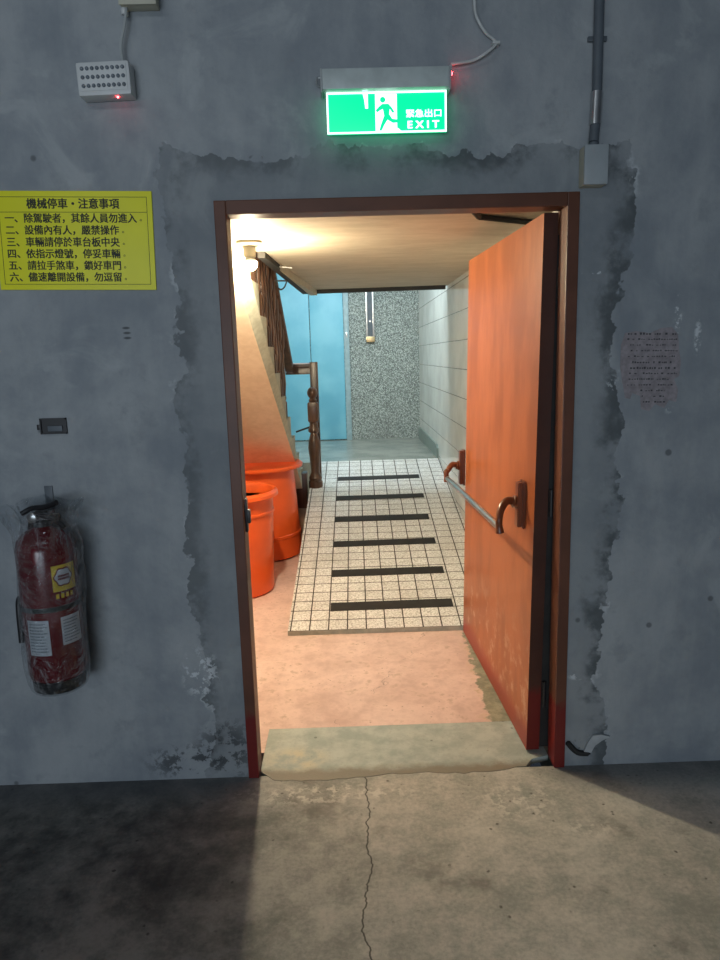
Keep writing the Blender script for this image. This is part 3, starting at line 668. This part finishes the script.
# ------------------------------------------------------------------ yellow notice
s0, s1, s2_, s3 = W(-7, 190.5), W(152, 192), W(157, 290), W(1, 290)
sw = (s1-s0).length; sh = ((s1-s2_).length+(s0-s3).length)/2; sc = (s0+s1+s2_+s3)/4
stilt = -math.radians(1.5); YS = WY-.006
t = thing('notice_board', 'yellow notice board with black writing about parking, on the grey wall', 'sign', (sc.x, YS, sc.z))
x0, z1 = sc.x-sw/2, sc.z+sh/2
MB().box((x0, YS, sc.z-sh/2), (x0+sw, YS+.008, z1), bev=.001).build('board', 'yellow', t)
mb = MB(); b0 = .016; ln = .0014
xi0, xi1, zi0, zi1 = x0+b0, x0+sw-b0, sc.z-sh/2+.017, z1-.018
def line(x_0, x_1, z_0, z_1): mb.box((x_0, YS-.0007, z_0), (x_1, YS, z_1))
line(xi0, xi1, zi1-ln, zi1); line(xi0, xi1, zi0, zi0+ln); line(xi0, xi0+ln, zi0, zi1); line(xi1-ln, xi1, zi0, zi1)
zs = sc.z+sh/2-.31*sh+.018
line(xi0, xi1, zi1-.048, zi1-.048+ln)
mb.build('border_lines', 'black', t, smooth=False)
mb = MB(); ppm = sw/159.0
put_text(mb, '機械停車・注意事項', x0+33.5*ppm, z1-12.1*ppm, 92.5*ppm, 9.8*ppm, YS, bold=.014)
lines = ('一、除駕駛者，其餘人員勿進入', '二、設備內有人，嚴禁操作', '三、車輛請停於車台板中央', '四、依指示燈號，停妥車輛', '五、請拉手煞車，鎖好車門', '六、儘速離開設備，勿逗留')
for i, s in enumerate(lines):
    wd = (132 if i == 0 else 113.5)*ppm
    put_text(mb, s, x0+10.7*ppm, z1-(26.1+11.5*i)*ppm, wd, 9.3*ppm, YS, bold=.012)
mb.build('lettering', 'black', t, smooth=False)
for i in range(6):
    xx = x0+(11.5+(134 if i == 0 else 115.5)+1.5)*ppm; zz = z1-(26.1+11.5*i)*ppm-.006
    ring = [(xx+.0032*math.cos(a), zz+.0032*math.sin(a)) for a in [2*math.pi*k/14 for k in range(14)]]
    rin = [(xx+.0019*math.cos(a), zz+.0019*math.sin(a)) for a in [2*math.pi*k/14 for k in range(14)]]
    MB().faces([(a, YS-.0006, b) for a, b in ring+rin], [(k, (k+1) % 14, 14+(k+1) % 14, 14+k) for k in range(14)]).build('full_stop', 'black', t, smooth=False)
t.rotation_euler = (0, -stilt, 0)

# ------------------------------------------------------------------ torn paper notice on the right
px_ = [(625, 333), (636, 331), (650, 333), (661, 328), (672, 327), (678, 334), (679, 350), (681, 362), (679, 376), (674, 379), (678, 390), (676, 402), (669, 400), (664, 408), (655, 404), (649, 411), (641, 409), (640, 396), (632, 393), (630, 399), (625, 398), (622, 380), (620, 366), (621, 345)]
P3 = [W(a, b) for a, b in px_]; cc = W(650, 370)
t = thing('torn_notice', 'torn faded pinkish paper notice with illegible print, right of the doorway', 'notice', (cc.x, WY, cc.z))
MB().prism([(p.x, p.z) for p in P3], lambda a, b, w_: (a, w_, b), WY-.0012, WY+.001).build('paper', 'paper', t, smooth=False)
mb = MB(); random.seed(3)
for r in range(13):
    yv = 333+r*5.7; xl, xr = (627, 676) if r < 8 else ((627, 671) if r < 10 else (640, 664))
    x = xl+random.uniform(0, 4); hgt = 1.7 if r in (0, 5, 6) else 1.1
    while x < xr:
        ww = random.uniform(.8, 2.2)
        if random.random() < .78:
            a, b = W(x, yv+random.uniform(-.5, .5), .0012), W(x+ww, yv+hgt, .0012)
            mb.box((a.x, WY-.0017, b.z), (b.x, WY-.0012, a.z))
        x += ww+random.uniform(.5, 1.6)
mb.build('faded_print', 'papertext', t, smooth=False)

# ------------------------------------------------------------------ recessed socket box
p = W(54, 426); t = thing('empty_socket_box', 'small black open socket box in the wall above the fire extinguisher', 'socket box', (p.x, WY, p.z))
a, b = .045, .027
mb = MB(); mb.box((p.x-a, WY-.008, p.z-b), (p.x-a+.004, WY, p.z+b)); mb.box((p.x+a-.004, WY-.008, p.z-b), (p.x+a, WY, p.z+b)); mb.box((p.x-a, WY-.008, p.z+b-.004), (p.x+a, WY, p.z+b)); mb.box((p.x-a, WY-.008, p.z-b), (p.x+a, WY, p.z-b+.004)); mb.box((p.x-a, WY-.002, p.z-b), (p.x+a, WY-.0005, p.z+b))
mb.build('box_shell', 'eblack', t, smooth=False)
MB().box((p.x-.02, WY-.007, p.z-.018), (p.x+.03, WY-.002, p.z+.001), bev=.002).build('mounting_plate', 'conduit', t)
MB().box((p.x-a-.012, WY-.004, p.z-.012), (p.x-a-.001, WY-.0005, p.z+.006), bev=.001).build('mounting_lug', 'eblack', t)

# ------------------------------------------------------------------ fire extinguisher in its bag
er = .094; ey = WY-er-.03
ex = onY(46, 560, ey).x
ex = (onY(17.5, 560, ey).x+onY(76, 560, ey).x)/2
zsh, zbt = onY(45, 531, ey-.03).z, onY(64, 684, ey-er*.8).z
t = thing('fire_extinguisher', 'red fire extinguisher in clear plastic bag hanging on the left of the wall', 'fire extinguisher', (ex, ey, zbt))
Hh = zsh-zbt
prof = [(.02, zbt+.004), (er-.014, zbt+.004), (er-.004, zbt+.012), (er, zbt+.03), (er, zsh-.06), (er-.008, zsh-.032), (er-.03, zsh-.008), (.035, zsh+.006), (.026, zsh+.016)]
MB().lathe(prof, (ex, ey, 0), 48).build('cylinder', 'ered', t)
MB().lathe([(er-.02, zbt-.035), (er-.010, zbt-.033), (er-.008, zbt+.006), (er-.02, zbt+.006)], (ex, ey, 0), 40).build('foot_ring', 'eblack', t)
mb = MB(); mb.lathe([(.03, zsh+.008), (.03, zsh+.028), (.02, zsh+.032), (.02, zsh+.062), (.012, zsh+.066)], (ex, ey, 0), 24); mb.tube([(ex+.015, ey, zsh+.045), (ex+.06, ey-.01, zsh+.04)], .012, 12)
mb.build('valve', 'eblack', t)
MB().lathe([(.017, 0), (.017, -.012), (.014, -.014)], (ex-.02, ey-.02, zsh+.045), 20, axis='y').build('pressure_gauge', 'steel', t)
mb = MB(); mb.tube(smooth_path([(ex-.055, ey-.02, zsh+.058), (ex-.02, ey-.02, zsh+.075), (ex+.03, ey-.035, zsh+.082), (ex+.075, ey-.05, zsh+.098)]), .009, 10); mb.build('carry_handle', 'eblack', t)
mb = MB(); mb.tube(smooth_path([(ex-.02, ey-.02, zsh+.055), (ex+.03, ey-.03, zsh+.05), (ex+.075, ey-.045, zsh+.028), (ex+.09, ey-.05, zsh+.015)]), .008, 10); mb.build('squeeze_lever', 'eblack', t)
hz = [(ex-.015, ey+.015, zsh+.045), (ex-.06, ey+.05, zsh+.01), (ex-er+.01, ey+.06, zsh-.12), (ex-er-.004, ey+.04, zsh-.24), (ex-er-.012, ey-.005, zbt+.27), (ex-er-.010, ey-.02, zbt+.13)]
MB().tube(smooth_path(hz), .011, 12).build('hose', 'eblack', t)
def band(mb, a0, a1, z0, z1, dr, th=.001, nseg=24, pts=None):
    A_ = [a0+(a1-a0)*i/nseg for i in range(nseg+1)]
    vs = []
    for r in (er+dr, er+dr+th):
        for z in (z0, z1): vs += [(ex+r*math.sin(a), ey-r*math.cos(a), z) for a in A_]
    n = nseg+1; fs = []
    for i in range(nseg):
        fs += [(i, i+1, n+i+1, n+i), (2*n+i, 3*n+i, 3*n+i+1, 2*n+i+1), (i, 2*n+i, 2*n+i+1, i+1), (n+i, n+i+1, 3*n+i+1, 3*n+i)]
    fs += [(0, n, 3*n, 2*n), (n-1, 3*n-1, 4*n-1, 2*n-1)]
    mb.faces(vs, fs)
def ezat(py): return onY(50, py, ey-er).z
mb = MB(); zz = ezat(611); band(mb, -math.pi, math.pi*.999, zz-.008, zz+.008, .001, .002, 60); mb.build('hose_strap', 'eblack', t)
D = math.radians
mb = MB(); band(mb, D(30), D(80), ezat(594), ezat(568), .0004); yl = mb.build('maker_label', 'lyellow', t, label='yellow label with round emblem')
zc_ = ezat(580); ang = D(52)
def disc(mb, a_c, zc2, ra, rz, dr, n=28, lob=0):
    vs = [(ex+(er+dr)*math.sin(a_c), ey-(er+dr)*math.cos(a_c), zc2)]
    for i in range(n):
        th = 2*math.pi*i/n; k2 = 1+lob*math.cos(6*th); a = a_c+ra*k2*math.cos(th); vs.append((ex+(er+dr)*math.sin(a), ey-(er+dr)*math.cos(a), zc2+rz*k2*math.sin(th)))
    mb.faces(vs, [(0, 1+i, 1+(i+1) % n) for i in range(n)])
mb = MB(); disc(mb, ang, zc_, D(19), .032, .0020, lob=.08); em = mb.build('emblem', 'lred', yl)
mb = MB(); disc(mb, ang, zc_, D(16.5), .027, .0026, lob=.08); mb.build('emblem_centre', 'label', yl)
mb = MB()
for dz_, w_ in ((.004, 11), (-.006, 12)):
    a = -w_
    while a < w_:
        q_ = random.uniform(1.5, 3); band(mb, ang+D(a), ang+D(min(a+q_, w_)), zc_+dz_-.0035, zc_+dz_+.0035, .0032, .0004, 3); a += q_+1
mb.build('emblem_marks', 'lred', yl)
mb = MB()
for k2 in range(4): band(mb, D(34+k2*10), D(40+k2*10), ezat(601), ezat(596.5), .0006, .0004, 3)
mb.build('yellow_marks', 'lyellow', t)
for (a0, a1, y0, y1, lb) in ((D(-30), D(15), 621, 656, 'white instruction label'), (D(38), D(82), 620, 648, 'white inspection label')):
    z0, z1_ = ezat(y1), ezat(y0)
    mb = MB(); band(mb, a0, a1, z0, z1_, .0004); lab = mb.build('paper_label', 'label', t, label=lb)
    mb = MB(); z = z1_-.012
    while z > z0+.01:
        a = a0+D(4); end = a1-D(random.uniform(3, 14))
        while a < end:
            q_ = D(random.uniform(2, 6)); band(mb, a, min(a+q_, end), z-.0016, z+.0016, .0016, .0003, 3); a += q_+D(1.2)
        z -= .0105
    mb.build('label_print', 'conduit', lab, smooth=False)
# wall strap that carries it
a, b = W(48, 486, .004), W(50, 505, .004)
mb = MB(); mb.box((a.x-.014, WY-.005, b.z-.10), (a.x+.014, WY, a.z), bev=.001); mb.tube([(a.x, WY-.003, b.z-.03), (a.x, WY-.06, b.z-.04), (a.x, WY-.06, b.z-.02)], .005, 8)
tag(mb.build('wall_hook', 'conduit'), 'grey metal wall hook strap sticking up behind the fire extinguisher', 'hook')
# the clear bag, crumpled sleeve gathered at the top
random.seed(11); mb = MB(); rings = []; SEG = 56
lv = [(-.05, .84, 0), (-.045, 1.0, 0), (.02, 1.07, 1), (.12, 1.10, 1), (.22, 1.10, 1.2), (.32, 1.10, 1), (.42, 1.12, 1.2), (.50, 1.10, 1.3), (.56, 1.06, 1.5), (.60, 1.0, 2), (.64, 1.06, 2.6), (.68, 1.25, 3.4), (.705, 1.42, 4)]
kz = (zsh+.045-zbt)/.66
for (h, k2, amp) in lv:
    ring = []
    for i in range(SEG):
        th = 2*math.pi*i/SEG
        rr_ = er*k2+.0065*amp*(math.sin(5*th+h*9)+.7*math.sin(9*th-h*14)+.5*random.uniform(-1, 1))
        if h > .59: rr_ *= 1+.14*math.cos(2*th)
        yv = ey-rr_*math.cos(th); yv = min(yv, WY-.004)
        ring.append(mb.b.verts.new((ex+rr_*math.sin(th)+.012*h, yv, zbt+h*kz+(.012*math.sin(4*th) if h > .62 else 0))))
    rings.append(ring)
for A_, B_ in zip(rings, rings[1:]):
    for i in range(SEG): mb.b.faces.new((A_[i], A_[(i+1) % SEG], B_[(i+1) % SEG], B_[i]))
mb.b.faces.new(rings[0])
bg = mb.build('plastic_bag', 'bag', None, ang=180); tag(bg, 'clear crumpled plastic bag wrapped round the fire extinguisher', 'plastic bag')
sd = bg.modifiers.new('s', 'SUBSURF'); sd.levels = 1; sd.render_levels = 1

# ------------------------------------------------------------------ broken plaster at the foot of the right jamb
p0, p1_, p2 = W(567, 742, .004), W(577, 752, .004), W(590, 753, .004)
tag(MB().tube(smooth_path([p0, p1_, p2]), [.006]+[.011]*14+[.006]*2, 8).build('rubber_scrap', 'blackrubber'), 'curved black scrap at the foot of the right door jamb', 'scrap')
fp = [(583, 750), (587, 741), (592, 734), (600, 733), (609, 735), (601, 739), (594, 744), (590, 751)]
mb = MB(); mb.prism([(W(a, b).x, W(a, b).z) for a, b in fp], lambda a, b, w_: (a, w_, b), WY-.012, WY-.001)
tag(mb.build('plaster_flake', 'flake', smooth=False), 'pale flake of broken plaster low on the wall right of the jamb', 'flake')

# ------------------------------------------------------------------ lights
def area(name, loc, tgt, sx, sy, power, col, spread=None):
    l = bpy.data.lights.new(name, 'AREA'); l.shape = 'RECTANGLE'; l.size = sx; l.size_y = sy; l.energy = power; l.color = col
    if spread: l.spread = math.radians(spread)
    o = bpy.data.objects.new(name, l); C.objects.link(o); o.location = loc
    o.rotation_euler = (Vector(tgt)-Vector(loc)).to_track_quat('-Z', 'Y').to_euler(); return o
area('garage_entrance_daylight', (-1.2, -4.6, 1.3), (-.2, 2.4, 1.5), 3.4, 1.3, 118, (.76, .88, 1.0))
area('garage_fill_light', (-1.3, .3, 3.1), (-.5, 2.4, 2.1), 1.2, .12, 5.0, (.88, .95, 1.0))  # unseen fill added to brighten the upper left wall and notice board
area('stairwell_unseen_light', (-.2, 7.1, 4.25), (-.2, 7.2, 0), 1.6, .5, 10, (.80, .95, 1.0))  # unseen source put in for the cool light from the upper stairwell
area('landing_fill_light', (-.1, 6.15, 2.75), (-.1, 8.4, .6), 1.2, .15, 44, (.80, .95, 1.0))  # unseen fill added to brighten the lower back wall and landing
w = bpy.data.worlds.new('world'); SC.world = w; w.use_nodes = True
w.node_tree.nodes['Background'].inputs[0].default_value = (.6, .75, 1, 1); w.node_tree.nodes['Background'].inputs[1].default_value = .03
vs_ = SC.view_settings; vs_.view_transform = 'Standard'; vs_.look = 'None'; vs_.gamma = 1; vs_.use_curve_mapping = False; vs_.exposure = 0
